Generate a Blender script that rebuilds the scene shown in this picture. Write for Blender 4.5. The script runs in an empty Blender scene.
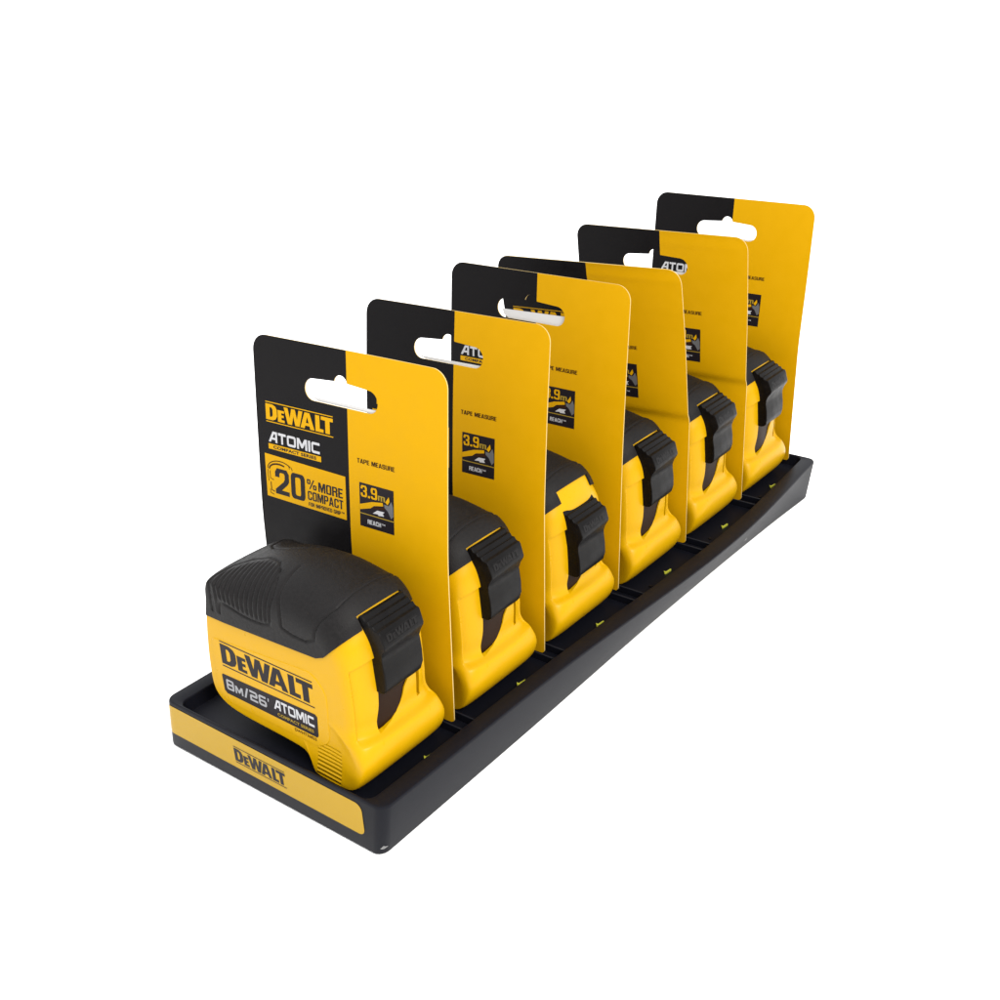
import bpy, bmesh, math
from mathutils import Vector, Matrix

S = 0.001                      # everything below is written in millimetres
K = 0.953                      # the tape drawings are 1/K of life size
PI = math.pi
sc = bpy.context.scene
COL = sc.collection

# ------------------------------------------------------------------ materials
def mat(name, rgb, rough=0.5, spec=0.5, noise=0.0, nscale=900.0, bump=0.0, bscale=1500.0, coat=0.0, extra=None):
    m = bpy.data.materials.new(name); m.use_nodes = True
    nt = m.node_tree; b = nt.nodes['Principled BSDF']
    b.inputs['Base Color'].default_value = (*rgb, 1)
    b.inputs['Roughness'].default_value = rough
    b.inputs['Specular IOR Level'].default_value = spec
    b.inputs['Coat Weight'].default_value = coat
    b.inputs['Coat Roughness'].default_value = 0.15
    tc = nt.nodes.new('ShaderNodeTexCoord')
    if noise > 0:
        n = nt.nodes.new('ShaderNodeTexNoise'); n.inputs['Scale'].default_value = nscale
        n.inputs['Detail'].default_value = 5
        nt.links.new(tc.outputs['Object'], n.inputs['Vector'])
        r = nt.nodes.new('ShaderNodeMapRange'); r.inputs['From Min'].default_value = 0.3; r.inputs['From Max'].default_value = 0.7
        r.inputs['To Min'].default_value = 1 - noise; r.inputs['To Max'].default_value = 1 + noise
        nt.links.new(n.outputs['Fac'], r.inputs['Value'])
        mx = nt.nodes.new('ShaderNodeVectorMath'); mx.operation = 'SCALE'; mx.inputs[0].default_value = rgb
        nt.links.new(r.outputs['Result'], mx.inputs['Scale'])
        nt.links.new(mx.outputs['Vector'], b.inputs['Base Color'])
        r2 = nt.nodes.new('ShaderNodeMapRange'); r2.inputs['From Min'].default_value = 0.3; r2.inputs['From Max'].default_value = 0.7
        r2.inputs['To Min'].default_value = max(0.02, rough - 0.08); r2.inputs['To Max'].default_value = min(1, rough + 0.08)
        nt.links.new(n.outputs['Fac'], r2.inputs['Value']); nt.links.new(r2.outputs['Result'], b.inputs['Roughness'])
    if bump > 0:
        n = nt.nodes.new('ShaderNodeTexNoise'); n.inputs['Scale'].default_value = bscale
        n.inputs['Detail'].default_value = 3
        nt.links.new(tc.outputs['Object'], n.inputs['Vector'])
        bp = nt.nodes.new('ShaderNodeBump'); bp.inputs['Strength'].default_value = bump
        bp.inputs['Distance'].default_value = 0.0002
        nt.links.new(n.outputs['Fac'], bp.inputs['Height']); nt.links.new(bp.outputs['Normal'], b.inputs['Normal'])
    return m

YEL   = mat('yellow_plastic', (0.375, 0.206, 0.0005), 0.34, 0.10, 0.01, 300, 0.12, 2500)
RUB   = mat('black_rubber', (0.0060, 0.0054, 0.0054), 0.52, 0.10, 0.25, 900, 0.45, 3000)
LEV   = mat('black_lever_plastic', (0.0030, 0.0027, 0.0027), 0.38, 0.07, 0.2, 300, 0.15, 2500)
EMB   = mat('raised_black_lettering', (0.0050, 0.0044, 0.0044), 0.40, 0.1)
TRAYM = mat('black_tray_plastic', (0.0034, 0.0037, 0.0060), 0.46, 0.08, 0.0, 160, 0.05, 1800)
CARDY = mat('card_yellow_ink', (0.392, 0.206, 0.0004), 0.50, 0.05, 0.015, 200)
CARDK = mat('card_black_ink', (0.0042, 0.0037, 0.0040), 0.42, 0.05, 0.05, 200)
PAPER = mat('card_paper_edge', (0.40, 0.29, 0.11), 0.7, 0.2)
SCUFF = mat('scuffed_plastic', (0.14, 0.14, 0.14), 0.8, 0.1, 0.3, 2000)
FLAP  = mat('white_paper_back', (0.42, 0.42, 0.42), 0.8, 0.1)
WHITE = mat('white_ink', (0.33, 0.33, 0.34), 0.5, 0.1)
GREY  = mat('grey_ink', (0.075, 0.075, 0.078), 0.5, 0.3)
LIGHTG = mat('silver_ink', (0.21, 0.21, 0.22), 0.45, 0.1)
STICK = mat('glossy_yellow_sticker', (0.290, 0.176, 0.008), 0.26, 0.08, 0.0, 200, 0.0)
INKK  = mat('black_ink', (0.008, 0.006, 0.0075), 0.42, 0.08)
INKR  = mat('dark_brown_ink', (0.022, 0.008, 0.003), 0.5, 0.05)
GOLD  = mat('gold_ink', (0.21, 0.14, 0.016), 0.45, 0.1)
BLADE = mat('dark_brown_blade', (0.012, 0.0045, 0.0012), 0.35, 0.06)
LIME  = mat('lime_slot_light', (0.30, 0.31, 0.03), 0.4, 0.4)  # colour imitates light coming through slots in the tray floor
FLOOR = mat('white_table', (0.93, 0.93, 0.93), 0.9, 0.05)

# fine horizontal finger ribs pressed into the foot of the case (relief only)
def add_foot_ribs(m):
    nt = m.node_tree; b = nt.nodes['Principled BSDF']
    old = [l for l in nt.links if l.to_socket == b.inputs['Normal']][0].from_socket
    tc = nt.nodes.new('ShaderNodeTexCoord'); sp = nt.nodes.new('ShaderNodeSeparateXYZ')
    nt.links.new(tc.outputs['Object'], sp.inputs[0])
    def math_(op, a, b_=None):
        n = nt.nodes.new('ShaderNodeMath'); n.operation = op
        for i, v in enumerate((a, b_)):
            if v is None: continue
            if isinstance(v, (int, float)): n.inputs[i].default_value = v
            else: nt.links.new(v, n.inputs[i])
        return n.outputs[0]
    x, y, z = sp.outputs
    s = math_('SINE', math_('MULTIPLY', z, 2 * PI / 0.00135))
    mk = math_('MULTIPLY', math_('GREATER_THAN', x, 0.0155), math_('LESS_THAN', x, 0.0262))
    mk = math_('MULTIPLY', mk, math_('LESS_THAN', z, 0.0125))
    mk = math_('MULTIPLY', mk, math_('LESS_THAN', y, -0.0140))
    h = math_('MULTIPLY', s, mk)
    bp = nt.nodes.new('ShaderNodeBump'); bp.inputs['Strength'].default_value = 0.8; bp.inputs['Distance'].default_value = 0.00022
    nt.links.new(h, bp.inputs['Height']); nt.links.new(old, bp.inputs['Normal']); nt.links.new(bp.outputs['Normal'], b.inputs['Normal'])
YELB = YEL.copy(); YELB.name = 'yellow_case_plastic'; add_foot_ribs(YELB)

# ------------------------------------------------------------------ mesh helpers
def obj(name, verts, faces, mats, fm=None, parent=None, smooth=True, sharp=35, off=(0, 0, 0), k=1.0):
    S = 0.001 * k
    me = bpy.data.meshes.new(name)
    me.from_pydata([((v[0] - off[0]) * S, (v[1] - off[1]) * S, (v[2] - off[2]) * S) for v in verts], [], faces)
    for m in (mats if isinstance(mats, (list, tuple)) else [mats]): me.materials.append(m)
    if fm: me.polygons.foreach_set('material_index', fm)
    me.validate(); me.update()
    if smooth:
        me.polygons.foreach_set('use_smooth', [True] * len(me.polygons))
        me.set_sharp_from_angle(angle=math.radians(sharp))
    o = bpy.data.objects.new(name, me); COL.objects.link(o)
    if parent: o.parent = parent
    return o

def fill2d(loops, cuts_u=(), cuts_v=()):
    """closed 2D loops (nested ones are holes) -> flat triangulated mesh, cut along the given lines"""
    cu = bpy.data.curves.new('outline', 'CURVE'); cu.dimensions = '2D'; cu.fill_mode = 'FRONT'
    for lp in loops:
        sp = cu.splines.new('POLY'); sp.points.add(len(lp) - 1)
        for p, q in zip(sp.points, lp): p.co = (q[0], q[1], 0, 1)
        sp.use_cyclic_u = True
    o = bpy.data.objects.new('outline', cu)
    me = bpy.data.meshes.new_from_object(o)
    r = cut_mesh(me, cuts_u, cuts_v)
    bpy.data.objects.remove(o); bpy.data.curves.remove(cu); bpy.data.meshes.remove(me)
    return r

def cut_mesh(me, cuts_u, cuts_v):
    bm = bmesh.new(); bm.from_mesh(me)
    bmesh.ops.remove_doubles(bm, verts=bm.verts, dist=1e-4)
    for ax, cs in ((0, cuts_u), (1, cuts_v)):
        for c in cs:
            co = [0, 0, 0]; no = [0, 0, 0]; co[ax] = c; no[ax] = 1
            bmesh.ops.bisect_plane(bm, geom=bm.verts[:] + bm.edges[:] + bm.faces[:], dist=1e-5, plane_co=co, plane_no=no)
    bmesh.ops.recalc_face_normals(bm, faces=bm.faces)
    bm.normal_update()
    if bm.faces and sum(f.normal.z * f.calc_area() for f in bm.faces) < 0:
        bmesh.ops.reverse_faces(bm, faces=bm.faces)
    bm.verts.index_update()
    v = [(x.co.x, x.co.y) for x in bm.verts]; f = [[q.index for q in p.verts] for p in bm.faces]
    bm.free(); return v, f

def text2d(s, box, bold=0.02, cuts_v=()):
    """a word in the built-in font, made bold and fitted exactly into box (u0,v0,u1,v1)"""
    cu = bpy.data.curves.new('txt', 'FONT'); cu.body = s; cu.offset = bold; cu.resolution_u = 3
    cu.size = 1.0; cu.space_character = 1.0 + bold * 1.2
    o = bpy.data.objects.new('txt', cu)
    me = bpy.data.meshes.new_from_object(o)
    v, f = cut_mesh(me, (), ())
    bpy.data.objects.remove(o); bpy.data.curves.remove(cu); bpy.data.meshes.remove(me)
    x0, x1 = min(p[0] for p in v), max(p[0] for p in v); y0, y1 = min(p[1] for p in v), max(p[1] for p in v)
    v = [(box[0] + (p[0] - x0) / (x1 - x0) * (box[2] - box[0]), box[1] + (p[1] - y0) / (y1 - y0) * (box[3] - box[1])) for p in v]
    return v, f

def rrect(x0, y0, x1, y1, r, n=6):
    rs = r if isinstance(r, (list, tuple)) else [r] * 4        # bl, br, tr, tl
    out = []
    for (cx, cy, a), q in zip(((x0, y0, PI), (x1, y0, 1.5 * PI), (x1, y1, 0), (x0, y1, PI / 2)), rs):
        sx = 1 if cx == x0 else -1; sy = 1 if cy == y0 else -1
        if q < 1e-6: out.append((cx, cy)); continue
        for i in range(n + 1):
            t = a + (PI / 2) * i / n
            out.append((cx + sx * q + q * math.cos(t), cy + sy * q + q * math.sin(t)))
    return out

# lettering drawn as outlines in a unit cell
G = {
 'A': (1.15, [[(0, 0), (.50, 1), (1, 1), (1, 0), (.78, 0), (.78, .24), (.37, .24), (.25, 0)], [(.47, .44), (.78, .44), (.78, .78), (.64, .78)]]),
 'T': (1.0, [[(0, 1), (0, .77), (.38, .77), (.38, 0), (.62, 0), (.62, .77), (1, .77), (1, 1)]]),
 'O': (1.15, [rrect(0, 0, 1, 1, .2, 3), rrect(.2, .22, .8, .78, .05, 2)]),
 'M': (1.3, [[(0, 0), (0, 1), (.24, 1), (.5, .5), (.76, 1), (1, 1), (1, 0), (.81, 0), (.81, .62), (.57, .14), (.43, .14), (.19, .62), (.19, 0)]]),
 'I': (.26, [[(0, 0), (0, 1), (1, 1), (1, 0)]]),
 'C': (1.05, [[(1, 1), (.15, 1), (0, .85), (0, .15), (.15, 0), (1, 0), (1, .23), (.26, .23), (.21, .28), (.21, .72), (.26, .77), (1, .77)]]),
 '8': (1.0, [rrect(0, 0, 1, 1, .17, 3), rrect(.23, .18, .77, .41, .05, 2), rrect(.23, .60, .77, .82, .05, 2)]),
 '2': (1.0, [[(0, 1), (.85, 1), (1, .87), (1, .53), (.87, .4), (.23, .4), (.23, .2), (1, .2), (1, 0), (0, 0), (0, .48), (.13, .61), (.77, .61), (.77, .8), (0, .8)]]),
 '6': (1.0, [[(.95, 1), (.15, 1), (0, .85), (0, .15), (.15, 0), (.85, 0), (1, .15), (1, .47), (.85, .6), (.23, .6), (.23, .8), (.95, .8)], [(.23, .2), (.77, .2), (.77, .42), (.23, .42)]]),
 '/': (.62, [[(0, 0), (.62, 1), (1, 1), (.38, 0)]]),
 "'": (.22, [[(.2, .68), (.2, 1), (1, 1), (.7, .68)]]),
}
q8 = [(.38, .15), (.31, .2), (.31, .8), (.38, .85)]
G2 = {
 'C': (1, [[(1, .66), (1, .85), (.85, 1), (.15, 1), (0, .85), (0, .15), (.15, 0), (.85, 0), (1, .15), (1, .36), (.69, .36), (.69, .2), (.62, .15), (.38, .15), (.31, .2), (.31, .8), (.38, .85), (.62, .85), (.69, .8), (.69, .66)]]),
 'O': (1, [rrect(0, 0, 1, 1, .16, 3), rrect(.31, .15, .69, .85, .07, 2)]),
 'M': (1.35, [[(0, 0), (0, 1), (.31, 1), (.5, .45), (.69, 1), (1, 1), (1, 0), (.78, 0), (.78, .6), (.58, 0), (.42, 0), (.22, .6), (.22, 0)]]),
 'R': (1, [[(0, 0), (0, 1), (.82, 1), (1, .86), (1, .58), (.88, .5), (1, .42), (1, 0), (.69, 0), (.69, .38), (.62, .43), (.31, .43), (.31, 0)], [(.31, .58), (.62, .58), (.69, .63), (.69, .8), (.62, .85), (.31, .85)]]),
 'P': (1, [[(0, 0), (0, 1), (.82, 1), (1, .86), (1, .52), (.82, .38), (.31, .38), (.31, 0)], [(.31, .53), (.62, .53), (.69, .58), (.69, .8), (.62, .85), (.31, .85)]]),
 'E': (.86, [[(0, 0), (0, 1), (1, 1), (1, .84), (.36, .84), (.36, .59), (.9, .59), (.9, .43), (.36, .43), (.36, .16), (1, .16), (1, 0)]]),
 'A': (1.08, [[(0, 0), (.33, 1), (.67, 1), (1, 0), (.70, 0), (.65, .2), (.35, .2), (.30, 0)], [(.39, .36), (.61, .36), (.5, .78)]]),
 'T': (.9, [[(0, 1), (1, 1), (1, .84), (.67, .84), (.67, 0), (.33, 0), (.33, .84), (0, .84)]]),
 'F': (.84, [[(0, 0), (0, 1), (1, 1), (1, .84), (.36, .84), (.36, .57), (.9, .57), (.9, .41), (.36, .41), (.36, 0)]]),
 'I': (.32, [[(0, 0), (0, 1), (1, 1), (1, 0)]]),
 'V': (1.02, [[(0, 1), (.3, 1), (.5, .3), (.7, 1), (1, 1), (.66, 0), (.34, 0)]]),
 'D': (1, [[(0, 0), (0, 1), (.82, 1), (1, .84), (1, .16), (.82, 0)], [(.31, .16), (.60, .16), (.69, .24), (.69, .76), (.60, .84), (.31, .84)]]),
 'G': (1, [[(1, .66), (1, .85), (.85, 1), (.15, 1), (0, .85), (0, .15), (.15, 0), (1, 0), (1, .52), (.52, .52), (.52, .38), (.70, .38), (.70, .15), (.38, .15), (.31, .2), (.31, .8), (.38, .85), (.62, .85), (.69, .8), (.69, .66)]]),
 'U': (1, [[(0, 1), (0, .15), (.15, 0), (.85, 0), (1, .15), (1, 1), (.69, 1), (.69, .2), (.62, .15), (.38, .15), (.31, .2), (.31, 1)]]),
 'S': (.98, [[(1, .68), (1, .85), (.85, 1), (.15, 1), (0, .85), (0, .58), (.15, .46), (.69, .4), (.69, .2), (.62, .15), (.38, .15), (.31, .2), (.31, .32), (0, .32), (0, .15), (.15, 0), (.85, 0), (1, .15), (1, .43), (.85, .55), (.31, .61), (.31, .8), (.38, .85), (.62, .85), (.69, .8), (.69, .68)]]),
 'H': (1, [[(0, 0), (0, 1), (.31, 1), (.31, .6), (.69, .6), (.69, 1), (1, 1), (1, 0), (.69, 0), (.69, .43), (.31, .43), (.31, 0)]]),
 '2': (1, [[(0, 0), (0, .17), (.6, .52), (.69, .62), (.69, .8), (.62, .85), (.38, .85), (.31, .8), (.31, .66), (0, .66), (0, .85), (.15, 1), (.85, 1), (1, .85), (1, .56), (.9, .45), (.45, .17), (1, .17), (1, 0)]]),
 '0': (1, [rrect(0, 0, 1, 1, .2, 4), rrect(.31, .15, .69, .85, .09, 3)]),
 '3': (1, [[(0, .68), (0, .85), (.15, 1), (.85, 1), (1, .85), (1, .6), (.9, .51), (1, .42), (1, .15), (.85, 0), (.15, 0), (0, .15), (0, .34), (.31, .34), (.31, .2), (.38, .15), (.62, .15), (.69, .2), (.69, .39), (.62, .44), (.4, .44), (.4, .58), (.62, .58), (.69, .63), (.69, .8), (.62, .85), (.38, .85), (.31, .8), (.31, .68)]]),
 '9': (1, [[(0, .25), (0, .13), (.15, 0), (.85, 0), (1, .15), (1, .85), (.85, 1), (.15, 1), (0, .85), (0, .59), (.15, .43), (.69, .43), (.69, .2), (.62, .15), (.38, .15), (.31, .18), (.31, .25)], [(.31, .56), (.62, .56), (.69, .6), (.69, .8), (.62, .85), (.38, .85), (.31, .8)]]),
 '.': (.34, [[(0, 0), (0, .2), (1, .2), (1, 0)]]),
 ' ': (.5, []),
 'm': (1.4, [[(0, 0), (0, .7), (.9, .7), (1, .6), (1, 0), (.78, 0), (.78, .55), (.61, .55), (.61, 0), (.39, 0), (.39, .55), (.22, .55), (.22, 0)]]),
 '%': (1.2, [rrect(0, .48, .38, 1, .1, 2), rrect(.13, .6, .25, .88, .04, 2), [(.22, 0), (.66, 1), (.79, 1), (.35, 0)], rrect(.63, 0, 1, .52, .1, 2), rrect(.76, .12, .88, .4, .04, 2)]),
}
def tech(word, box, gap=.16, small=(), G=G):
    ws = [G[c][0] * (.78 if i in small else 1) for i, c in enumerate(word)]
    tot = sum(ws) + gap * (len(word) - 1); k = (box[2] - box[0]) / tot; x = box[0]; h = box[3] - box[1]
    V, F = [], []
    for i, (c, w) in enumerate(zip(word, ws)):
        hh = h * (.74 if i in small else 1)
        v, f = fill2d([[(x + p[0] * w * k, box[1] + p[1] * hh) for p in lp] for lp in G[c][1]])
        F += [[a + len(V) for a in q] for q in f]; V += v
        x += (w + gap) * k
    return V, F

LOGO = [  # heavy slab capitals, second letter a small capital
 [[(0, 0), (0, 1), (.105, 1), (.150, .90), (.172, .72), (.172, .30), (.150, .10), (.105, 0)], [(.062, .20), (.088, .20), (.106, .32), (.106, .69), (.088, .80), (.062, .80)]],
 [[(.184, 0), (.184, .74), (.282, .74), (.282, .585), (.240, .585), (.240, .45), (.276, .45), (.276, .305), (.240, .305), (.240, .155), (.286, .155), (.286, 0)]],
 [[(.278, 1), (.338, 1), (.366, .40), (.392, 1), (.448, 1), (.474, .40), (.500, 1), (.560, 1), (.508, 0), (.444, 0), (.420, .55), (.396, 0), (.332, 0)]],
 [[(.522, 0), (.590, 1), (.662, 1), (.730, 0), (.668, 0), (.657, .18), (.595, .18), (.584, 0)], [(.606, .36), (.646, .36), (.626, .74)]],
 [[(.745, 0), (.745, 1), (.808, 1), (.808, .2), (.862, .2), (.862, 0)]],
 [[(.828, 1), (1, 1), (1, .78), (.953, .78), (.953, 0), (.889, 0), (.889, .78), (.828, .78)]],
]
def logo(box):
    V, F = [], []
    w, h = box[2] - box[0], box[3] - box[1]
    parts = [[[(box[0] + p[0] * w, box[1] + h * .115 + p[1] * h * .77) for p in lp] for lp in L] for L in LOGO]
    parts += [[[(box[0], box[1]), (box[2], box[1]), (box[2], box[1] + h * .045), (box[0], box[1] + h * .045)]],
              [[(box[0], box[3] - h * .045), (box[2], box[3] - h * .045), (box[2], box[3]), (box[0], box[3])]]]
    for L in parts:
        v, f = fill2d(L); F += [[a + len(V) for a in q] for q in f]; V += v
    return V, F

def cond(word, box, gap=.14): return tech(word, box, gap, (), G2)

class Sheet:
    """collects flat pieces (u, v, height) with a material each"""
    def __init__(s): s.V = []; s.F = []; s.M = []; s.mats = []
    def add(s, vf, h, m):
        if m not in s.mats: s.mats.append(m)
        k = s.mats.index(m); n = len(s.V)
        s.V += [(p[0], p[1], h) for p in vf[0]]; s.F += [[a + n for a in q] for q in vf[1]]; s.M += [k] * len(vf[1])

def build_root(name, loc, label, cat, group=None):
    o = bpy.data.objects.new(name, None); COL.objects.link(o)
    o.location = [c * S for c in loc]; o.empty_display_size = 0.01
    o['label'] = label; o['category'] = cat
    if group: o['group'] = group
    return o

# ------------------------------------------------------------------ tape measure case
BX, BY, BZ = 40.0, 35.0, 1.0     # local origin of a tape: the middle of its base
# outer profile x,z | profile of the flat side x,z | half width
CP = [
 (5.0,45, 8.4,44, 18), (7.0,51.5, 9.9,50.8, 18), (8.2,56.6, 10.6,55.9, 18), (10.4,59.9, 12.4,58.6, 18), (14.5,61.3, 16.5,58.2, 18),
 (21,63.4, 23,56.6, 18), (30,66.3, 31.5,54.8, 18), (40,68.4, 41,54.0, 18), (50,68.8, 49,54, 18), (58,67.5, 55,54.3, 18), (63.6,66.1, 59.6,54.4, 18),
 (65.6,66.1, 61,54.2, 18), (68.3,65.6, 62.6,53.6, 18), (72,62.5, 64.6,51.6, 18), (74.5,58, 66,48.6, 18), (76,53, 66.6,45, 18),
 (77,45, 67,40, 18), (77.6,36, 67.2,34, 18), (77.7,29, 67.4,28.5, 18), (77.3,23.6, 67.9,24, 18.1), (78.0,20.8, 69.4,20.6, 18.8),
 (79.9,18.5, 72.8,18.0, 19.6), (80.5,14.6, 75.6,13.4, 20.2), (79.8,10.4, 75.9,9.4, 20.4), (77.8,6.4, 75.0,5.8, 20.4), (75.2,3.6, 73.2,3.2, 20.3),
 (71.6,1.8, 70.4,1.9, 20.2), (66,1, 64,1.5, 20.0), (58,1, 57.5,1.6, 19.8), (55.5,1.8, 55,2.6, 19.5), (54,4.3, 53.4,5.0, 19.0), (50,6, 50,7.5, 18.2),
 (42,6.4, 42,8.4, 18), (20,6.9, 20,9.4, 18), (9,9.0, 11,11.4, 18), (3.9,14.5, 6.7,16, 18), (3.1,26, 6.3,26, 18), (3.7,36, 7.2,36, 18)]
def catmull(P, sub):
    n = len(P); out = []
    for i in range(n):
        a, b, c, d = P[i - 1], P[i], P[(i + 1) % n], P[(i + 2) % n]
        for k in range(sub):
            t = k / sub
            out.append([0.5 * (2 * b[j] + (c[j] - a[j]) * t + (2 * a[j] - 5 * b[j] + 4 * c[j] - d[j]) * t * t + (-a[j] + 3 * b[j] - 3 * c[j] + d[j]) * t ** 3) for j in range(len(b))])
    return out
CAP = [.04, .10, .18, .30, .5, .75]
CEN = (38., 33.)
def case_mesh(sub, nth, cap=CAP):
    P = catmull(CP, sub); n = len(P); V = []; tags = []
    rings = []
    for f in reversed(cap): rings.append(('c', -1, f))
    for j in range(nth + 1): rings.append(('s', -PI / 2 + PI * j / nth, 0))
    for f in cap: rings.append(('c', 1, f))
    for kind, a, f in rings:
        for p in P:
            if kind == 's':
                def st(a_, b_, q): q = max(0, min(1, (q - a_) / (b_ - a_))); return q * q * (3 - 2 * q)
                ex = 2.35 + .95 * st(66, 76, p[0]) * st(60, 50, p[1]) + 1.0 * st(62, 68, p[0]) * st(19, 12, p[1])      # the nose is boxier in plan than the top
                s_ = math.copysign(abs(math.sin(a)) ** (2 / ex), a); c_ = max(0, math.cos(a)) ** (2 / ex)
                V.append((p[2] + (p[0] - p[2]) * c_, BY + p[4] * s_, p[3] + (p[1] - p[3]) * c_)); tags.append(s_)
            else:
                hw = 18 + (p[4] - 18) * max(0, 1 - f / .22) ** .8
                V.append((p[2] + (CEN[0] - p[2]) * f, BY + a * hw, p[3] + (CEN[1] - p[3]) * f)); tags.append(a * (1 + f))
    F = []
    for r in range(len(rings) - 1):
        for i in range(n):
            i2 = (i + 1) % n
            F.append((r * n + i, r * n + i2, (r + 1) * n + i2, (r + 1) * n + i))
    for base, y, fl in ((0, BY - 18, 1), ((len(rings) - 1) * n, BY + 18, 0)):
        c = len(V); V.append((CEN[0], y, CEN[1])); tags.append(2 if fl == 0 else -2)
        for i in range(n):
            i2 = (i + 1) % n
            F.append((c, base + i2, base + i) if fl else (c, base + i, base + i2))
    return V, F, tags

def to_raw(v): return ((v[0] - BX), (v[1] - BY), (v[2] - BZ))
def to_local(v): return ((v[0] - BX) * K, (v[1] - BY) * K, (v[2] - BZ) * K)

def make_body():
    V, F, T = case_mesh(12, 72)
    for i, (v, t) in enumerate(zip(V, T)):
        if v[0] > 62 and abs(t) < 1 and 18 < v[2] < 52:
            def ss(a, b, q): q = max(0, min(1, (q - a) / (b - a))); return q * q * (3 - 2 * q)
            e = ss(.945, .895, abs(t)) * ss(18.9, 20.8, v[2]) * ss(48.2, 47.4, v[2] - (v[0] - 77) * .7)
            V[i] = (v[0] - 1.25 * e, v[1], v[2])
    o = obj('case', [to_local(v) for v in V], F, YELB)
    bm = bmesh.new(); bm.from_mesh(o.data); bmesh.ops.recalc_face_normals(bm, faces=bm.faces); bm.to_mesh(o.data); bm.free()
    # blade slot (far wall curved) and the small channel beside it
    def prism(poly, axis, a, b):
        n = len(poly); v = []
        for t in (a, b):
            for p in poly: v.append((t, p[0], p[1]) if axis == 'x' else (p[0], p[1], t))
        f = [list(range(n))[::-1], list(range(n, 2 * n))] + [[i, (i + 1) % n, n + (i + 1) % n, n + i] for i in range(n)]
        c = obj('cutter', [to_local(q) for q in v], f, YELB, smooth=False)
        bm = bmesh.new(); bm.from_mesh(c.data); bmesh.ops.recalc_face_normals(bm, faces=bm.faces); bm.to_mesh(c.data); bm.free()
        return c
    slot = [(25.4, 20.2), (28.4, 20.6), (31.5, 21.4), (34.4, 23.0), (36.4, 25.2), (37.6, 27.4), (38.6, 30.2), (40.4, 32.4), (43.0, 34.5), (43.8, 38), (43.8, 52), (26.6, 52), (27.2, 38), (26.6, 30), (25.6, 24)]
    cuts = [prism(slot, 'x', 69.5, 95), prism([(90, 44.9), (90, 46.7), (72.8, 46.7), (72.9, 46.0), (75.9, 44.9)], 'z', 22.6, 36)]
    for c in cuts:
        md = o.modifiers.new('cut', 'BOOLEAN'); md.operation = 'DIFFERENCE'; md.solver = 'EXACT'; md.object = c
    bpy.context.view_layer.update()
    dg = bpy.context.evaluated_depsgraph_get()
    me = bpy.data.meshes.new_from_object(o.evaluated_get(dg))
    o.modifiers.clear(); o.data = me
    for c in cuts: bpy.data.objects.remove(c)
    me.polygons.foreach_set('use_smooth', [True] * len(me.polygons)); me.set_sharp_from_angle(angle=math.radians(38))
    return o

def seg_dist(px, py, pl):
    best = 1e9
    for (ax, ay), (bx, by) in zip(pl, pl[1:]):
        dx, dy = bx - ax, by - ay; L = dx * dx + dy * dy
        t = 0 if L == 0 else max(0, min(1, ((px - ax) * dx + (py - ay) * dy) / L))
        d = math.hypot(px - ax - t * dx, py - ay - t * dy)
        if d < best: best = d
    return best

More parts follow.
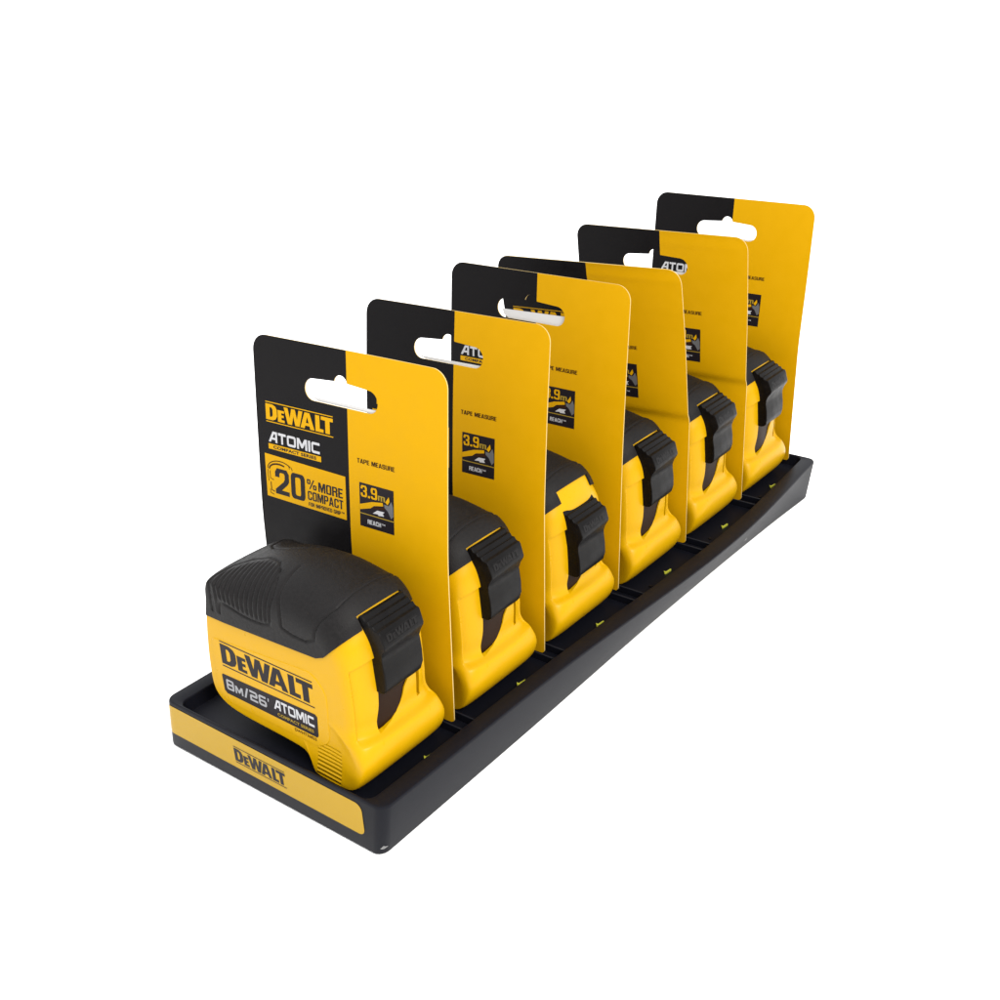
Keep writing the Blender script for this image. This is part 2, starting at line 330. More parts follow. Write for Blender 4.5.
def make_rubber():
    V, F, T = case_mesh(24, 120, [.018 * k for k in range(1, 24)] + [.5, .75])
    bm = bmesh.new()
    lay = bm.verts.layers.float.new('sig')
    vs = [bm.verts.new(to_raw(v)) for v in V]
    for v, t in zip(vs, T): v[lay] = t
    for f in F: bm.faces.new([vs[i] for i in f])
    bmesh.ops.recalc_face_normals(bm, faces=bm.faces)
    def keep(co, no):
        bmesh.ops.bisect_plane(bm, geom=bm.verts[:] + bm.edges[:] + bm.faces[:], dist=1e-5, plane_co=to_raw(co), plane_no=no, clear_inner=True)
    keep((8.8, 0, 45.2), (-.04, 0, 1)); keep((63.2, 0, 47.6), (-.95, 0, 1)); keep((62.2, 0, 47.85), (-.42, 0, 1))
    def cut(co, no):
        bmesh.ops.bisect_plane(bm, geom=bm.verts[:] + bm.edges[:] + bm.faces[:], dist=1e-5, plane_co=to_raw(co), plane_no=no)
    cut((0, 25.2, 0), (0, 1, 0)); cut((0, 44.8, 0), (0, 1, 0)); cut((72.2, 0, 62.3), (1, 0, -1.0))
    dead = [f for f in bm.faces if 25.2 < f.calc_center_median().y + BY < 44.8 and (f.calc_center_median().x + BX - 72.2) - (f.calc_center_median().z + BZ - 62.3) > 0]
    bmesh.ops.delete(bm, geom=dead, context='FACES')
    bmesh.ops.delete(bm, geom=[v for v in bm.verts if not v.link_faces], context='VERTS')
    bm.normal_update()
    # relief: ribs of the thumb grip and the seams of the moulded pads, in (x, side arc) coordinates
    rib_out = [(12.6, -21), (12.4, -27.5), (13.2, -29.6), (15.6, -30.2), (27, -29.5), (37.5, -27.8), (41.0, -26.4), (42, -22), (39.5, -14), (35, -8), (28, -5.2), (20, -6.5), (14.5, -12), (12.6, -21)]
    pad = [(44.0, -8), (44.4, -22), (47, -25.6), (52, -27.2), (57.5, -27.6), (61.2, -25.2), (64.6, -21), (66.3, -17), (66.8, -11), (66.9, 0)]
    nrm = {v: v.normal.copy() for v in bm.verts}
    for v in bm.verts:
        x = v.co.x + BX; s = v[lay]; a = -abs(s) * 25.0 if abs(s) <= 1 else -25 - (abs(s) - 1) * 24
        h = 0.32 + 0.43 * max(0, min(1, (x - 8) / 10))
        if v.co.z + BZ > 48.5 or x > 30:
            d = seg_dist(x, a, rib_out)
            h -= 0.46 * math.exp(-(d / .38) ** 2)
            d = seg_dist(x, a, pad)
            h -= 0.50 * math.exp(-(d / .38) ** 2)
            if x > 45.4 and a > -27: h += 0.0
            # ribs
            e = min(1, max(0, (x - 13.2) / 1.0)) * min(1, max(0, (41.2 - abs(a + 26) * .0 - x) / 1.5))
            top = -6.2 - max(0, (x - 27) ** 2) * .028 if x > 27 else -6.2 - (27 - x) ** 2 * .06
            e *= min(1, max(0, (top - 1.2 - a) / 2.0)) * min(1, max(0, (a + 29.6 - (x - 15) * .13) / 1.0))
            h += e * (0.16 - 0.55 * abs(math.cos(PI * (x + (a + 25) * .08) / 2.2)) ** 3)
        v.co += nrm[v] * h
    # turn the rims in so the moulding has thickness
    be = [e for e in bm.edges if e.is_boundary]
    r = bmesh.ops.extrude_edge_only(bm, edges=be)
    new = [g for g in r['geom'] if isinstance(g, bmesh.types.BMVert)]
    for v in new:
        src = [e.other_vert(v) for e in v.link_edges if e.other_vert(v) in nrm]
        if src: v.co -= nrm[src[0]] * 1.6
    bmesh.ops.recalc_face_normals(bm, faces=bm.faces)
    me = bpy.data.meshes.new('rubber_grip')
    for v in bm.verts: v.co *= S * K
    bm.to_mesh(me); bm.free()
    me.materials.append(RUB)
    me.polygons.foreach_set('use_smooth', [True] * len(me.polygons)); me.set_sharp_from_angle(angle=math.radians(50))
    o = bpy.data.objects.new('rubber_grip', me); COL.objects.link(o)
    return o

def bevel_mesh(o, w, seg=2):
    bm = bmesh.new(); bm.from_mesh(o.data)
    bmesh.ops.recalc_face_normals(bm, faces=bm.faces)
    es = [e for e in bm.edges if len(e.link_faces) == 2 and e.calc_face_angle(0) > math.radians(50)]
    bmesh.ops.bevel(bm, geom=es, offset=w * S, segments=seg, profile=.6, affect='EDGES', clamp_overlap=True)
    bm.to_mesh(o.data); bm.free()
    o.data.polygons.foreach_set('use_smooth', [True] * len(o.data.polygons)); o.data.set_sharp_from_angle(angle=math.radians(40))

def make_lever():
    prof = [(72.5, 61.9), (74.0, 62.0), (74.7, 61.0), (75.2, 60.7), (75.9, 61.0), (76.6, 60.0), (77.1, 59.7), (77.8, 59.9), (78.5, 58.9),
            (79.1, 58.6), (80.2, 58.6), (80.9, 57.9), (82.5, 53.7), (82.3, 52.7), (80.6, 50.3), (79.7, 48.2), (79.5, 46.4),
            (80.2, 42.8), (80.5, 38.6), (80.2, 36.2), (79.2, 35.2), (77.8, 34.8), (74, 35), (73, 40), (72, 48), (70, 58)]
    n = len(prof); V = []; ys = [24.0, 46.0]
    def ed(y, x, z):
        if y < 30: return 25.2 + (1.3 if z < 47 else 1.3 * max(0, (52 - z) / 5))
        return 44.4 + (.3 if z < 47 else 0) - (1.6 * max(0, (39 - z) / 4))
    def sk(y, x): return x - (0 if y < 30 else .8 * max(0, (x - 79) / 3.5))
    for y in ys:
        for p in prof:
            V.append((sk(y, p[0]), ed(y, *p), p[1]))
    F = [list(range(n))[::-1], list(range(n, 2 * n))] + [[i, (i + 1) % n, n + (i + 1) % n, n + i] for i in range(n)]
    o = obj('lock_lever', [to_local(v) for v in V], F, LEV)
    bevel_mesh(o, .4, 3)
    # hollow at the side under the nose: a dark dimple block is modelled by a raised cheek
    sh = Sheet(); sh.add(logo((0, 0, 14.6, 3.3)), .09, EMB)
    def mp(p):
        u, v, h = p; t = (v + .6) / 4.5
        x = 82.5 + (80.9 - 82.5) * t; z = 53.7 + (57.9 - 53.7) * t; y = 27.4 + u
        x -= .8 * max(0, (x - 79) / 3.5) * (y - 25.2) / 19.2
        return (x + h * .94, y, z + h * .34)
    e = obj('raised_lettering', [to_local(mp(p)) for p in sh.V], sh.F, sh.mats, sh.M, o, smooth=False)
    return o

def lerp_y(tab, z):
    for (a, b), (c, d) in zip(tab, tab[1:]):
        if z <= c: return b + (d - b) * max(0, (z - a) / (c - a))
    return tab[-1][1]
def make_blade():
    V = []; F = []; ny, nz = 14, 16
    for t in (0, .5):
        for j in range(nz + 1):
            z = 20.1 + 24 * j / nz
            yf = lerp_y([(20.1, 26.6), (20.6, 28.6), (21.4, 31.6), (23.0, 34.5), (25.2, 36.5), (27.4, 37.7), (30.2, 38.7), (32.4, 40.5), (34.5, 43.1), (38, 43.9), (60, 43.9)], z)
            for i in range(ny + 1):
                y = 25.2 + (yf + .15 - 25.2) * i / ny
                sf = 67.3 + 10.2 * (1 - min(1, abs((y - 35) / 18)) ** 3.3) ** (1 / 3.3)
                V.append((sf - 1.5 - .4 * math.exp(-((y - 25) / 4.5) ** 2) - t, y, z))
    w = ny + 1; L = w * (nz + 1)
    for k in (0, 1):
        for j in range(nz):
            for i in range(ny):
                q = [k * L + j * w + i, k * L + j * w + i + 1, k * L + (j + 1) * w + i + 1, k * L + (j + 1) * w + i]
                F.append(q if k == 0 else q[::-1])
    return obj('blade', [to_local(v) for v in V], F, BLADE)

def side_map(y0):
    return lambda p: (p[0], y0 - p[2], p[1])

def make_side_panel():
    # raised panel
    loop = []
    pts = [(8.6, 15.5, 3.5), (9.2, 36.6, 3), (57.5, 40.3, 5.5), (63.0, 34.5, 5), (62.4, 15.5, 4), (57, 11.8, 4), (13, 12.2, 3)]
    n = len(pts)
    for i in range(n):
        p = Vector(pts[i][:2]); a = (Vector(pts[i - 1][:2]) - p).normalized(); b = (Vector(pts[(i + 1) % n][:2]) - p).normalized(); r = pts[i][2] * .6
        for k in range(6):
            t = k / 5; q0 = p + a * r; q1 = p + b * r
            loop.append(tuple(q0 * (1 - t) ** 2 + p * 2 * t * (1 - t) + q1 * t * t))
    sh = Sheet(); v, f = fill2d([loop]); sh.add((v, f), .22, YEL)
    m = len(loop); base = len(sh.V)
    cx = sum(p[0] for p in loop) / m; cy = sum(p[1] for p in loop) / m
    sh.V += [(p[0], p[1], .22) for p in loop]
    sh.V += [(cx + (p[0] - cx) * 1.012, cy + (p[1] - cy) * 1.02, -.1) for p in loop]
    for i in range(m):
        sh.F.append([base + i, base + m + i, base + m + (i + 1) % m, base + (i + 1) % m]); sh.M.append(0)
    o = obj('side_panel', [to_local(side_map(17)(p)) for p in sh.V], sh.F, sh.mats, sh.M, smooth=False)
    return o

def make_side_label():
    sh = Sheet()
    sh.add(logo((13.0, 26.8, 57.3, 37.0)), .27, INKK)
    # dark badge under the brand letters
    sh.add(fill2d([[(12.1, 23.3), (11.7, 22.6), (12.0, 16.6), (13.2, 15.6), (56.8, 15.2), (57.5, 16.0), (57.9, 23.6), (57.0, 24.4)]]), .27, INKK)
    sh.add(tech("8M/26'", (13.6, 17.6, 35.0, 21.8), .15, (1,)), .34, LIGHTG)
    sh.add(tech('ATOMIC', (37.2, 18.9, 56.2, 22.9), .14), .34, WHITE)
    sh.add(text2d('COMPACT SERIES', (38.6, 16.55, 55.6, 17.8), .03), .38, GOLD)
    sh.add(text2d('DWHT36825', (46.2, 13.6, 56.4, 14.8), .02), .27, INKR)
    return obj('side_print', [to_local(side_map(17)(p)) for p in sh.V], sh.F, sh.mats, sh.M, smooth=False)

# ------------------------------------------------------------------ hang card
Wc, Hc, VB = 85.0, 125.8, 60.0
# foot x, y, z | lean low, middle, top | turn, roll | height and width of this card against the drawing
POSE = [(0.0913, 59.8342, 4.0553, 2.0086, 5.4255, 5.6762, 1.4453, -0.5452, 0.9945, 1.0074),
        (-0.0425, 113.7172, 3.549, 3.2469, 6.256, 7.8084, 0.8894, -1.0196, 0.9935, 1.0006),
        (-0.4406, 166.5142, 5.4866, 3.0878, 5.0553, 6.1107, -0.0623, -0.6163, 0.9923, 1.0173),
        (0.4483, 220.9731, 4.1037, 2.9239, -5.5, -9.4, 4.6625, -1.5586, 0.9869, 1.0173),
        (0.6467, 274.1991, 4.0346, 1.64, -1.3, -4.0, 1.763, -1.2534, 0.9931, 1.0172),
        (-0.6297, 328.9509, 4.3812, 1.7727, 7.8175, 6.6724, 0.1128, -0.1267, 1.0043, 0.9969)]
def card_sheet():
    out = rrect(0, 0, Wc, Hc, [1.5, 1.5, 6, 6], 8)
    # euro slot
    hole = []
    cx, cy, hl, r = 40.2, 110.0, 16.2, 3.9
    for i in range(13): t = PI / 2 + PI * i / 12; hole.append((cx - hl + r + r * math.cos(t), cy + r * math.sin(t)))
    for i in range(13): t = -PI / 2 + PI * i / 12; hole.append((cx + hl - r + r * math.cos(t), cy + r * math.sin(t)))
    br = 2.9
    for i in range(11): t = math.radians(10 + 160 * i / 10); hole.append((cx + .1 + br * math.cos(t), cy + r + .15 + br * math.sin(t) * 1.0))
    cv = [2 + 4 * i for i in range(13)] + [53 + 1.0 * i for i in range(14)] + [70 + 7 * i for i in range(8)]
    v, f = fill2d([out, hole], [10, 22, 32, 43, 54, 66, 76], cv)
    return v, f
CARD_VF = card_sheet()
def card_graphics():
    sh = Sheet(); h1, h2, h3 = .07, .13, .19
    sh.add(logo((4.7, 94.7, 36.4, 102.2)), h1, CARDY)
    sh.add(tech('ATOMIC', (5.4, 87.4, 29.9, 91.4), .14), h1, WHITE)
    sh.add(fill2d([[(5.2, 84.7), (30.4, 84.7), (30.4, 86.7), (5.2, 86.7)]]), h1, CARDY)
    sh.add(text2d('COMPACT SERIES', (7.6, 85.1, 28.2, 86.3), .03), h2, INKK)
    sh.add(fill2d([[(3.3, 66.5), (41.4, 66.0), (41.3, 81.8), (3.0, 82.6)]]), h1, CARDY)
    sh.add(cond('20', (7.7, 68.3, 22.2, 78.0)), h2, INKK)
    sh.add(cond('%', (23.2, 73.6, 27.7, 77.2)), h2, INKK)
    sh.add(cond('MORE', (28.6, 73.5, 39.9, 77.0)), h2, INKK)
    sh.add(cond('COMPACT', (23.4, 69.5, 40.0, 72.8)), h2, INKK)
    sh.add(cond('FOR IMPROVED GRIP', (23.7, 67.2, 38.8, 68.6)), h2, INKK)
    sh.add(text2d('TM', (39.1, 68.0, 40.4, 68.6), .02), h2, INKK)
    # outline drawing of a tape case beside the 20
    def stroke(pl, w):
        L, R = [], []
        for i, p in enumerate(pl):
            a = Vector(pl[max(0, i - 1)]); b = Vector(pl[min(len(pl) - 1, i + 1)]); d = (b - a).normalized(); n = Vector((-d.y, d.x)) * w / 2
            L.append((p[0] + n.x, p[1] + n.y)); R.append((p[0] - n.x, p[1] - n.y))
        return fill2d([L + R[::-1]])
    arc = [(4.2 + 6.4 * (1 - math.cos(t)), 77.2 + 3.6 * math.sin(t)) for t in [math.radians(a) for a in range(0, 141, 10)]]
    sh.add(stroke(arc, .35), h2, INKR)
    arc2 = [(5.0 + 5.0 * (1 - math.cos(t)), 77.0 + 2.6 * math.sin(t)) for t in [math.radians(a) for a in range(0, 121, 10)]]
    sh.add(stroke(arc2, .6), h2, INKR)
    sh.add(stroke([(4.2, 76.8), (4.1, 74.6), (4.5, 72.4)], .25), h2, INKR); sh.add(stroke([(4.9, 69.4), (5.1, 68.0), (6.8, 67.6)], .25), h2, INKR)
    sh.add(stroke([(5.2, 76.4), (5.3, 73.6), (6.9, 73.2)], .3), h2, INKR)
    sh.add(stroke([(5.4, 72.2), (5.6, 69.2), (7.2, 68.8)], .4), h2, INKR)
    sh.add(stroke([(14.6, 80.0), (15.0, 78.9)], .3), h2, INKR); sh.add(stroke([(15.9, 79.6), (16.3, 78.5)], .3), h2, INKR)
    # right half
    sh.add(cond('TAPE MEASURE', (46.9, 88.2, 63.2, 89.8)), h1, INKR)
    sh.add(fill2d([[(47.6, 65.7), (62.6, 65.7), (62.6, 81.4), (47.6, 81.4)]]), h1, INKK)
    sh.add(cond('3.9', (48.3, 76.5, 55.5, 80.6)), h3, CARDY)
    sh.add(cond('m', (55.8, 76.6, 58.9, 79.2)), h3, GOLD)
    sh.add(fill2d([[(59.0, 76.7), (60.6, 78.9), (60.9, 77.3), (60.0, 75.9)]]), h3, CARDY)
    sh.add(fill2d([[(47.6, 71.6), (47.6, 73.5), (53, 75.4), (57.8, 76.2), (58.0, 75.0), (54, 74.2), (52.4, 73.0)]]), h2, CARDY)
    sh.add(fill2d([[(52.8, 73.0), (54.4, 73.9), (58.2, 74.7), (58.9, 73.9), (56, 73.3)]]), h2, INKR)
    sh.add(fill2d([[(58.4, 75.8), (60.4, 75.6), (61.6, 77.4), (62.3, 75.6), (62.4, 72.2), (61.4, 71.2), (60.0, 73.6), (58.6, 74.6)]]), h2, GREY)
    sh.add(fill2d([[(53.4, 71.4), (55.4, 72.9), (58.6, 73.0), (57.8, 72.2), (58.4, 71.4), (56.0, 71.2), (55.6, 71.6)]]), h3, WHITE)
    sh.add(fill2d([[(47.6, 70.25), (62.6, 70.25), (62.6, 70.6), (47.6, 70.6)]]), h2, GOLD)
    sh.add(cond('REACH', (51.0, 67.1, 56.9, 68.7)), h2, WHITE)
    sh.add(text2d('TM', (57.2, 68.0, 58.7, 68.6), .02), h2, WHITE)
    return sh
GFX = card_graphics()

import functools
def card_map(i):
    dx, yb, zb, a0, a1, a2, yaw, rl, hs, ws = POSE[i]; a0, a1, a2, yaw, rl = [math.radians(q) for q in (a0, a1, a2, yaw, rl)]
    R = 1.4 if i in (3, 4) else 9.0; VB = 57.0 if i in (3, 4) else 60.0
    def f(p):
        u, v, n = p
        v = v * hs; u = Wc - (Wc - u) * ws
        def ang(q):
            def ss(a, b, q): q = max(0, min(1, (q - a) / (b - a))); return q * q * (3 - 2 * q)
            return a0 + (a1 - a0) * ss(VB - R, VB + R, q) + (a2 - a1) * ss(80, 104, q) - (math.radians(22) * math.exp(-((q - 58.4) / 1.9) ** 2) if i in (3, 4) else 0)
        def integ(v):
            n = 40; y = z = 0.0
            for q in range(n):
                a = ang((q + .5) / n * v); y += math.sin(a) * v / n; z += math.cos(a) * v / n
            return y, z, ang(v)
        y, z, a = integ(v)
        y += -n * math.cos(a); z += n * math.sin(a)
        if i not in (3, 4):      # the stock is not perfectly flat
            y += .35 * math.sin(u / Wc * PI + i) * (v / Hc) ** 2
        x = u - Wc
        x, z = x * math.cos(rl) + z * math.sin(rl), -x * math.sin(rl) + z * math.cos(rl)
        x, y = x * math.cos(yaw) - y * math.sin(yaw), x * math.sin(yaw) + y * math.cos(yaw)
        return (78.2 + dx + x, yb + y, zb + z)
    return f

def make_card(i, root, ty):
    mp = card_map(i); off = (BX, BY + ty, BZ)
    v, f = CARD_VF; n = len(v); th = .42
    V = [mp((p[0], p[1], 0)) for p in v] + [mp((p[0], p[1], -th)) for p in v]
    V += V[:]                                     # separate ring of vertices for the paper edge
    F = [list(q) for q in f]; M = [0 if sum(v[a][0] for a in q) / len(q) > 43 else 1 for q in f]
    F += [[a + n for a in q][::-1] for q in f]; M += list(M)
    cnt = {}
    for q in f:
        for a, b in zip(q, q[1:] + q[:1]): cnt[(a, b)] = 1
    for a, b in list(cnt):
        if (b, a) not in cnt: F.append([2 * n + b, 2 * n + a, 3 * n + a, 3 * n + b]); M.append(2)
    c = obj('hang_card', V, F, [CARDY, CARDK, PAPER], M, root, smooth=True, sharp=40, off=off, k=K)
    g = obj('card_print', [mp(p) for p in GFX.V], GFX.F, GFX.mats, GFX.M, c, smooth=False, off=off, k=K)
    hh = (1.2, 1.0, 4.0, 1.0, 1.0, .8)[i]
    vv, ff = fill2d([[(29, 106.0), (53, 106.0), (55.6, 107.4), (56.2, 106.1 + hh), (25.6, 106.1 + hh * .8), (26.6, 107.0)]])
    g = obj('hole_flap', [mp((p[0], p[1], -.9)) for p in vv] + [mp((p[0], p[1], -1.3)) for p in vv], ff + [[a + len(vv) for a in q][::-1] for q in ff], FLAP, None, c, smooth=False, off=off, k=K)
    return c

# ------------------------------------------------------------------ the six carded tapes
PITCH = 53.62           # drawing units; 51.1 mm in the tray
OX, OY, OZ = 52.19, 24.33, 12.50
LABELS = ['carded yellow tape measure nearest the tray label, its printed side in full view',
          'second tape measure from the tray label, just behind the nearest one',
          'tape measure with its black lock lever slid down, showing a yellow strip',
          'fourth tape measure from the tray label, its card strongly bent forward',
          'fifth tape measure, card leaning forward, just before the last one',
          'farthest tape measure at the back end of the tray, its card hole clear']
TY = [0, PITCH, 2 * PITCH, 3 * PITCH + .6, 4 * PITCH + .2, 5 * PITCH - 1.2]
proto = build_root('tape_measure', (OX, OY, OZ), LABELS[0], 'tape measure', 'tape measures standing in the tray')
case = make_body(); case.parent = proto
panel = make_side_panel(); panel.parent = case
lab = make_side_label(); lab.parent = case
rub = make_rubber(); rub.parent = proto
lev = make_lever(); lev.parent = proto
bla = make_blade(); bla.parent = proto
def copy_tree(o, parent=None):
    c = o.copy(); COL.objects.link(c); c.parent = parent
    for ch in [q for q in o.children]: copy_tree(ch, c)
    return c
roots = [proto] + [copy_tree(proto) for _ in range(5)]
for i, r in enumerate(roots):
    r.location = (OX * S, (OY + TY[i] * K) * S, OZ * S); r['label'] = LABELS[i]
    if i == 2:
        for ch in r.children:
            if ch.name.startswith('lock_lever'):
                ch.location = (1.1 * S, -.5 * S, -7.0 * S)
    make_card(i, r, TY[i])

# ------------------------------------------------------------------ tray
def lerp_t(tab, y):
    if y <= tab[0][0]: return tab[0][1]
    for (a, b), (c, d) in zip(tab, tab[1:]):
        if y <= c:
            t = (y - a) / (c - a); return b + (d - b) * t
    return tab[-1][1]
TOP = [(0, 100.9), (20, 101.2), (60, 101.4), (90, 101.9), (120, 103.3), (150, 105.2), (180, 106.8), (205, 107.3), (230, 106.8), (255, 105.2), (280, 102.9), (310, 100.0)]
BOT = [(0, 98.2), (80, 97.7), (150, 96.9), (230, 97.1), (280, 97.6), (310, 98.6)]
def sm(tab, y): return sum(lerp_t(tab, y + d) for d in (-14, -7, 0, 7, 14)) / 5
L0 = 308.4
def xr(y, z):
    t = z / 17.0; a = sm(TOP, y); b = sm(BOT, y); return b + (a - b) * t
def ring(z, ix, iy, r, zt=None):
    """plan outline at height z, set in by ix at the long sides and iy at the ends"""
    t = (z if zt is None else zt) / 17.0
    x0 = 0.3 + ix - (1 - t) * 2.8; y0 = (1 - t) * 0.6 + iy; y1 = L0 - (1 - t) * 0.2 - iy
    out = []; n = 70; na = 8
    def X(x, y):                                  # x measured on a straight 100 mm tray, bent to the real side
        w = xr(y, z if zt is None else zt); k = max(0, min(1, (x - 60) / 40.)); return x + (w - 100) * k
    x1 = 100 - ix
    pts = []
    def arc(cx, cy, a0):
        for i in range(na + 1):
            a = a0 + PI / 2 * i / na; pts.append((cx + r * math.cos(a), cy + r * math.sin(a)))
    arc(x0 + r, y0 + r, PI)
    for i in range(1, 20): pts.append((x0 + r + (x1 - x0 - 2 * r) * i / 20, y0))
    arc(x1 - r, y0 + r, 1.5 * PI)
    for i in range(1, n): pts.append((x1, y0 + r + (y1 - y0 - 2 * r) * i / n))
    arc(x1 - r, y1 - r, 0)
    for i in range(1, 20): pts.append((x1 - r - (x1 - x0 - 2 * r) * i / 20, y1))
    arc(x0 + r, y1 - r, PI / 2)
    for i in range(1, n): pts.append((x0, y1 - r - (y1 - y0 - 2 * r) * i / n))
    return [(X(x, y), y, z) for x, y in pts]
tray = build_root('display_tray', (50, 153, 0), 'long shallow black plastic tray holding the row of tape measures, yellow sticker in front', 'tray')
def make_tray():
    rs = [ring(-2.45, 1.2, 1.2, 3.0), ring(-2.3, .5, .5, 3.5), ring(-1.8, .12, .12, 3.8), ring(-1.2, 0, 0, 3.9), ring(7, 0, 0, 3.9), ring(16.8, 0, 0, 3.9), ring(17.4, .12, .08, 3.8), ring(17.78, .4, .25, 3.6),
          ring(17.9, .9, .5, 3.3, 17), ring(17.7, 6.1, 1.05, 3.6, 17), ring(17.5, 6.4, 1.2, 3.4, 17), ring(17.0, 6.55, 1.35, 3.2, 17), ring(13.2, 7.0, 1.6, 2.8, 17), ring(12.6, 7.2, 1.8, 2.6, 17), ring(12.4, 7.8, 2.4, 2.0, 17)]
    V = [p for r in rs for p in r]; n = len(rs[0]); F = []
    for k in range(len(rs) - 1):
        for i in range(n): F.append([k * n + i, k * n + (i + 1) % n, (k + 1) * n + (i + 1) % n, (k + 1) * n + i])
    F.append(list(range(n))[::-1]); F.append([(len(rs) - 1) * n + i for i in range(n)])
    o = obj('tray_shell', V, F, TRAYM, None, tray, True, 40, (50, 153, 0))
    bm = bmesh.new(); bm.from_mesh(o.data); bmesh.ops.triangulate(bm, faces=[f for f in bm.faces if len(f.verts) > 4]); bm.to_mesh(o.data); bm.free()
make_tray()
def box(x0, y0, z0, x1, y1, z1):
    v = [(x, y, z) for z in (z0, z1) for y in (y0, y1) for x in (x0, x1)]
    return v, [[0, 2, 3, 1], [4, 5, 7, 6], [0, 1, 5, 4], [2, 6, 7, 3], [0, 4, 6, 2], [1, 3, 7, 5]]
for i in range(6):
    yc = 47.9 + i * 51.3
    for dy in (-1.2, 5.3):
        y = yc + dy
        if y > L0 - 4 or i == 5: continue
        v, f = box(12.0, y, 12.2, xr(y, 17) - 6.95, y + .8, 15.3)
        o = obj('divider_rib', v, f, TRAYM, None, tray, True, 30, (50, 153, 0)); bevel_mesh(o, .2, 1)
    # raised lime shape in each bay, standing in for light through a floor slot
    y = 30.2 + i * 49.6; x = 90.6 + max(0, xr(y, 17) - 102) * .25
    lp = [(-.2, .3), (.9, -.9), (1.4, -.5), (1.6, 3.2), (1.1, 3.3), (.8, .3)]
    vv, ff = fill2d([lp]); nn = len(vv)
    V = [(x + p[0], y + p[1], 12.45) for p in vv] + [(x + p[0], y + p[1], 14.1 if i < 2 else 13.2) for p in vv]
    F = [[a + nn for a in q] for q in ff]; cnt = {(a, b) for q in ff for a, b in zip(q, q[1:] + q[:1])}
    F += [[a, b, b + nn, a + nn] for a, b in cnt if (b, a) not in cnt]
    obj('slot_light_mark', V, F, LIME, None, tray, False, 30, (50, 153, 0))
    v, f = box(x + .8, y - 13.2, 12.42, x + 1.9, y - 12.2, 12.9)
    obj('moulded_peg', v, f, EMB, None, tray, False, 30, (50, 153, 0))

# white scuffs on the outer wall
for z, idx in ((.9, 33), (6.0, 90)):
    q = ring(z, 0, 0, 3.9); c = Vector(q[idx]); tdir = (Vector(q[idx + 1]) - Vector(q[idx - 1])).normalized(); nn_ = Vector((tdir.y, -tdir.x, 0))
    pts = [(-1.2, -.3), (-.2, -.5), (1.3, .1), (.3, .35), (-.2, .7), (-.7, .2)]
    V = [tuple(c + tdir * a * .9 + Vector((0, 0, b)) + nn_ * .12) for a, b in pts] + [tuple(c + tdir * a + Vector((0, 0, b)) - nn_ * .3) for a, b in pts]
    F = [list(range(6))] + [[i, i + 6, (i + 1) % 6 + 6, (i + 1) % 6] for i in range(6)]
    obj('scuff_mark', V, F, SCUFF, None, tray, False, 30, (50, 153, 0))

# sticker wrapped along the front wall
def wall_path(z):
    r = ring(z, 0, 0, 3.9)
    n = len(r); seq = [r[i % n] for i in range(-4, 9 + 20 + 8)]
    s = [0]
    for a, b in zip(seq, seq[1:]): s.append(s[-1] + math.hypot(b[0] - a[0], b[1] - a[1]))
    # s measured from the point where the straight front begins
    k = 4 + 8; z0 = s[k]; x0 = seq[k][0]
    return seq, [q - z0 + x0 for q in s]
SEQ, SS = wall_path(9)
def sticker_map(p, flip=0):
    u, z, h = p
    for i in range(len(SS) - 1):
        if u <= SS[i + 1] or i == len(SS) - 2: break
    t = (u - SS[i]) / (SS[i + 1] - SS[i]); a, b = SEQ[i], SEQ[i + 1]
    d = Vector((b[0] - a[0], b[1] - a[1])).normalized(); nx, ny = d.y, -d.x
    slope = .6 / 17
    x = a[0] + (b[0] - a[0]) * t; y = a[1] + (b[1] - a[1]) * t + (9 - z) * slope
    x -= (9 - z) / 17 * 2.8 * max(0, 1 - u / 25)
    return (x + nx * h, y + ny * h, z)
sh = Sheet()
u0 = .6
cuts = [u0 + .5 * k for k in range(1, 14)] + [20, 40, 60, 80]
sh.add(fill2d([[(p[0], p[1] - (p[0] - 3) * .006) for p in rrect(u0, 4.1, 92.0, 16.3, [1.5, 2.6, 2.6, 1.5])]], cuts, []), .14, STICK)
lg = logo((34.6, 6.3, 58.6, 13.0)); sh.add(lg, .20, INKK)
so = obj('front_sticker', [sticker_map(p) for p in sh.V], sh.F, sh.mats, sh.M, tray, True, 40, (50, 153, 0))

# ------------------------------------------------------------------ table
v, f = box(-6000, -6000, -22.5, 6000, 6000, -2.5)
fl = obj('floor', v, f, FLOOR, None, None, False); fl['kind'] = 'structure'

# ------------------------------------------------------------------ light
w = bpy.data.worlds.new('World'); sc.world = w; w.use_nodes = True
bg = w.node_tree.nodes['Background']; bg.inputs['Color'].default_value = (0.985, 0.99, 1.0, 1)
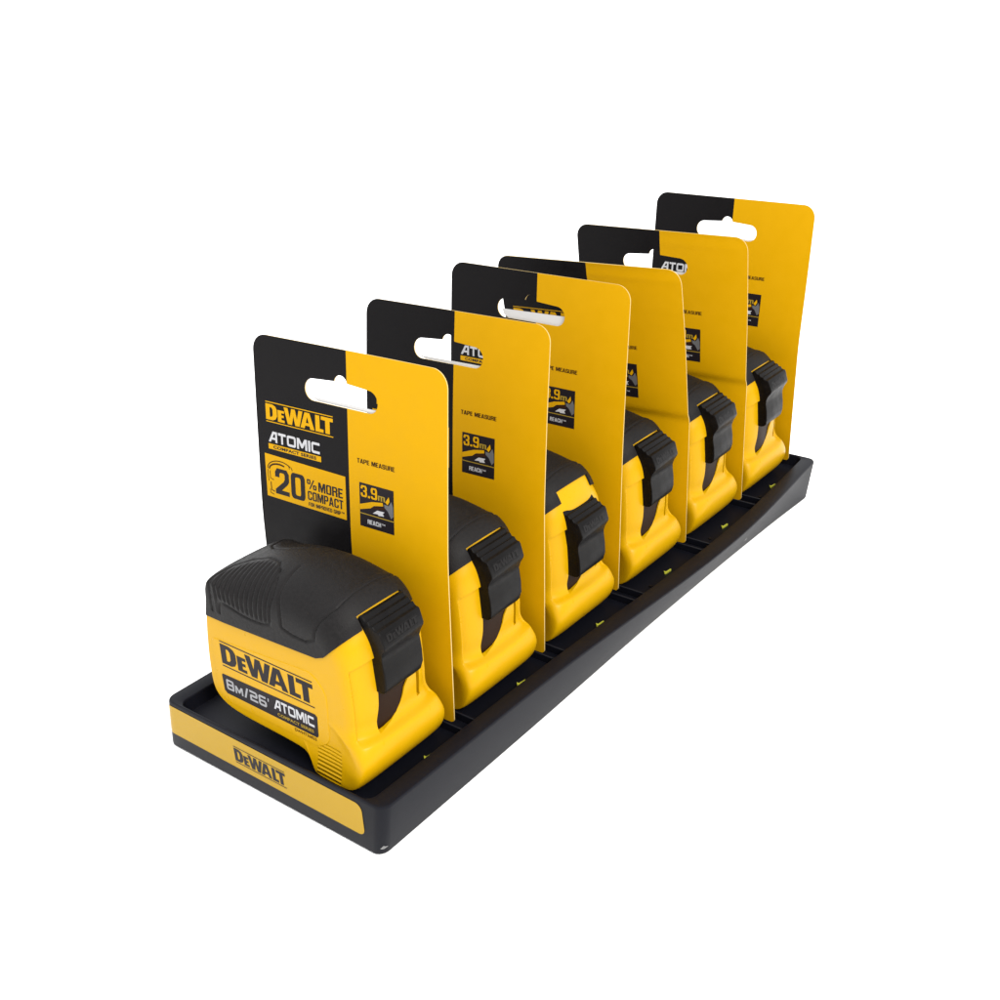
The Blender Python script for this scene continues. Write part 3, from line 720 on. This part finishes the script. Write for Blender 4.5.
# a white studio dome, brighter overhead than at the horizon
wt = w.node_tree; tcw = wt.nodes.new('ShaderNodeTexCoord'); sx = wt.nodes.new('ShaderNodeSeparateXYZ'); mr = wt.nodes.new('ShaderNodeMapRange')
wt.links.new(tcw.outputs['Generated'], sx.inputs[0]); wt.links.new(sx.outputs[2], mr.inputs['Value'])
mr.inputs['From Min'].default_value = 0; mr.inputs['From Max'].default_value = 1; mr.inputs['To Min'].default_value = 1.5; mr.inputs['To Max'].default_value = 2.55
wt.links.new(mr.outputs['Result'], bg.inputs['Strength'])
def area(name, loc, target, size, power, col=(1, .97, .92)):
    l = bpy.data.lights.new(name, 'AREA'); l.shape = 'DISK'; l.size = size; l.energy = power; l.color = col
    o = bpy.data.objects.new(name, l); COL.objects.link(o); o.location = loc
    d = Vector(target) - Vector(loc); o.rotation_euler = d.to_track_quat('-Z', 'Y').to_euler(); return o
area('softbox_right', (1.1, -0.28, 1.0), (.08, .12, .05), 0.6, 26)

# ------------------------------------------------------------------ camera (solved from the photograph)
CAMP = dict(f=1177.92, yaw=-38.09, pitch=-25.21, roll=-2.15, cx=299.32, cy=-192.02, cz=245.71)
yw, pt_, rl_ = [math.radians(CAMP[k]) for k in ('yaw', 'pitch', 'roll')]
fw = Vector((math.sin(yw) * math.cos(pt_), math.cos(yw) * math.cos(pt_), math.sin(pt_)))
rt = Vector((math.cos(yw), -math.sin(yw), 0)); up = rt.cross(fw)
rt2 = rt * math.cos(rl_) + up * math.sin(rl_); up2 = -rt * math.sin(rl_) + up * math.cos(rl_)
cam = bpy.data.cameras.new('camera'); co = bpy.data.objects.new('camera', cam); COL.objects.link(co)
M = Matrix.Identity(4)
for i in range(3): M[i][0], M[i][1], M[i][2] = rt2[i], up2[i], -fw[i]
M[0][3], M[1][3], M[2][3] = CAMP['cx'] * S, CAMP['cy'] * S, CAMP['cz'] * S
co.matrix_world = M
cam.sensor_width = 36; cam.lens = CAMP['f'] / 1000 * 36; cam.clip_start = .01; cam.clip_end = 50
sc.camera = co
sc.view_settings.view_transform = 'Standard'; sc.view_settings.look = 'None'
sc.cycles.max_bounces = 16; sc.cycles.diffuse_bounces = 12
sc.view_settings.exposure = 0; sc.view_settings.gamma = 1; sc.view_settings.use_curve_mapping = False
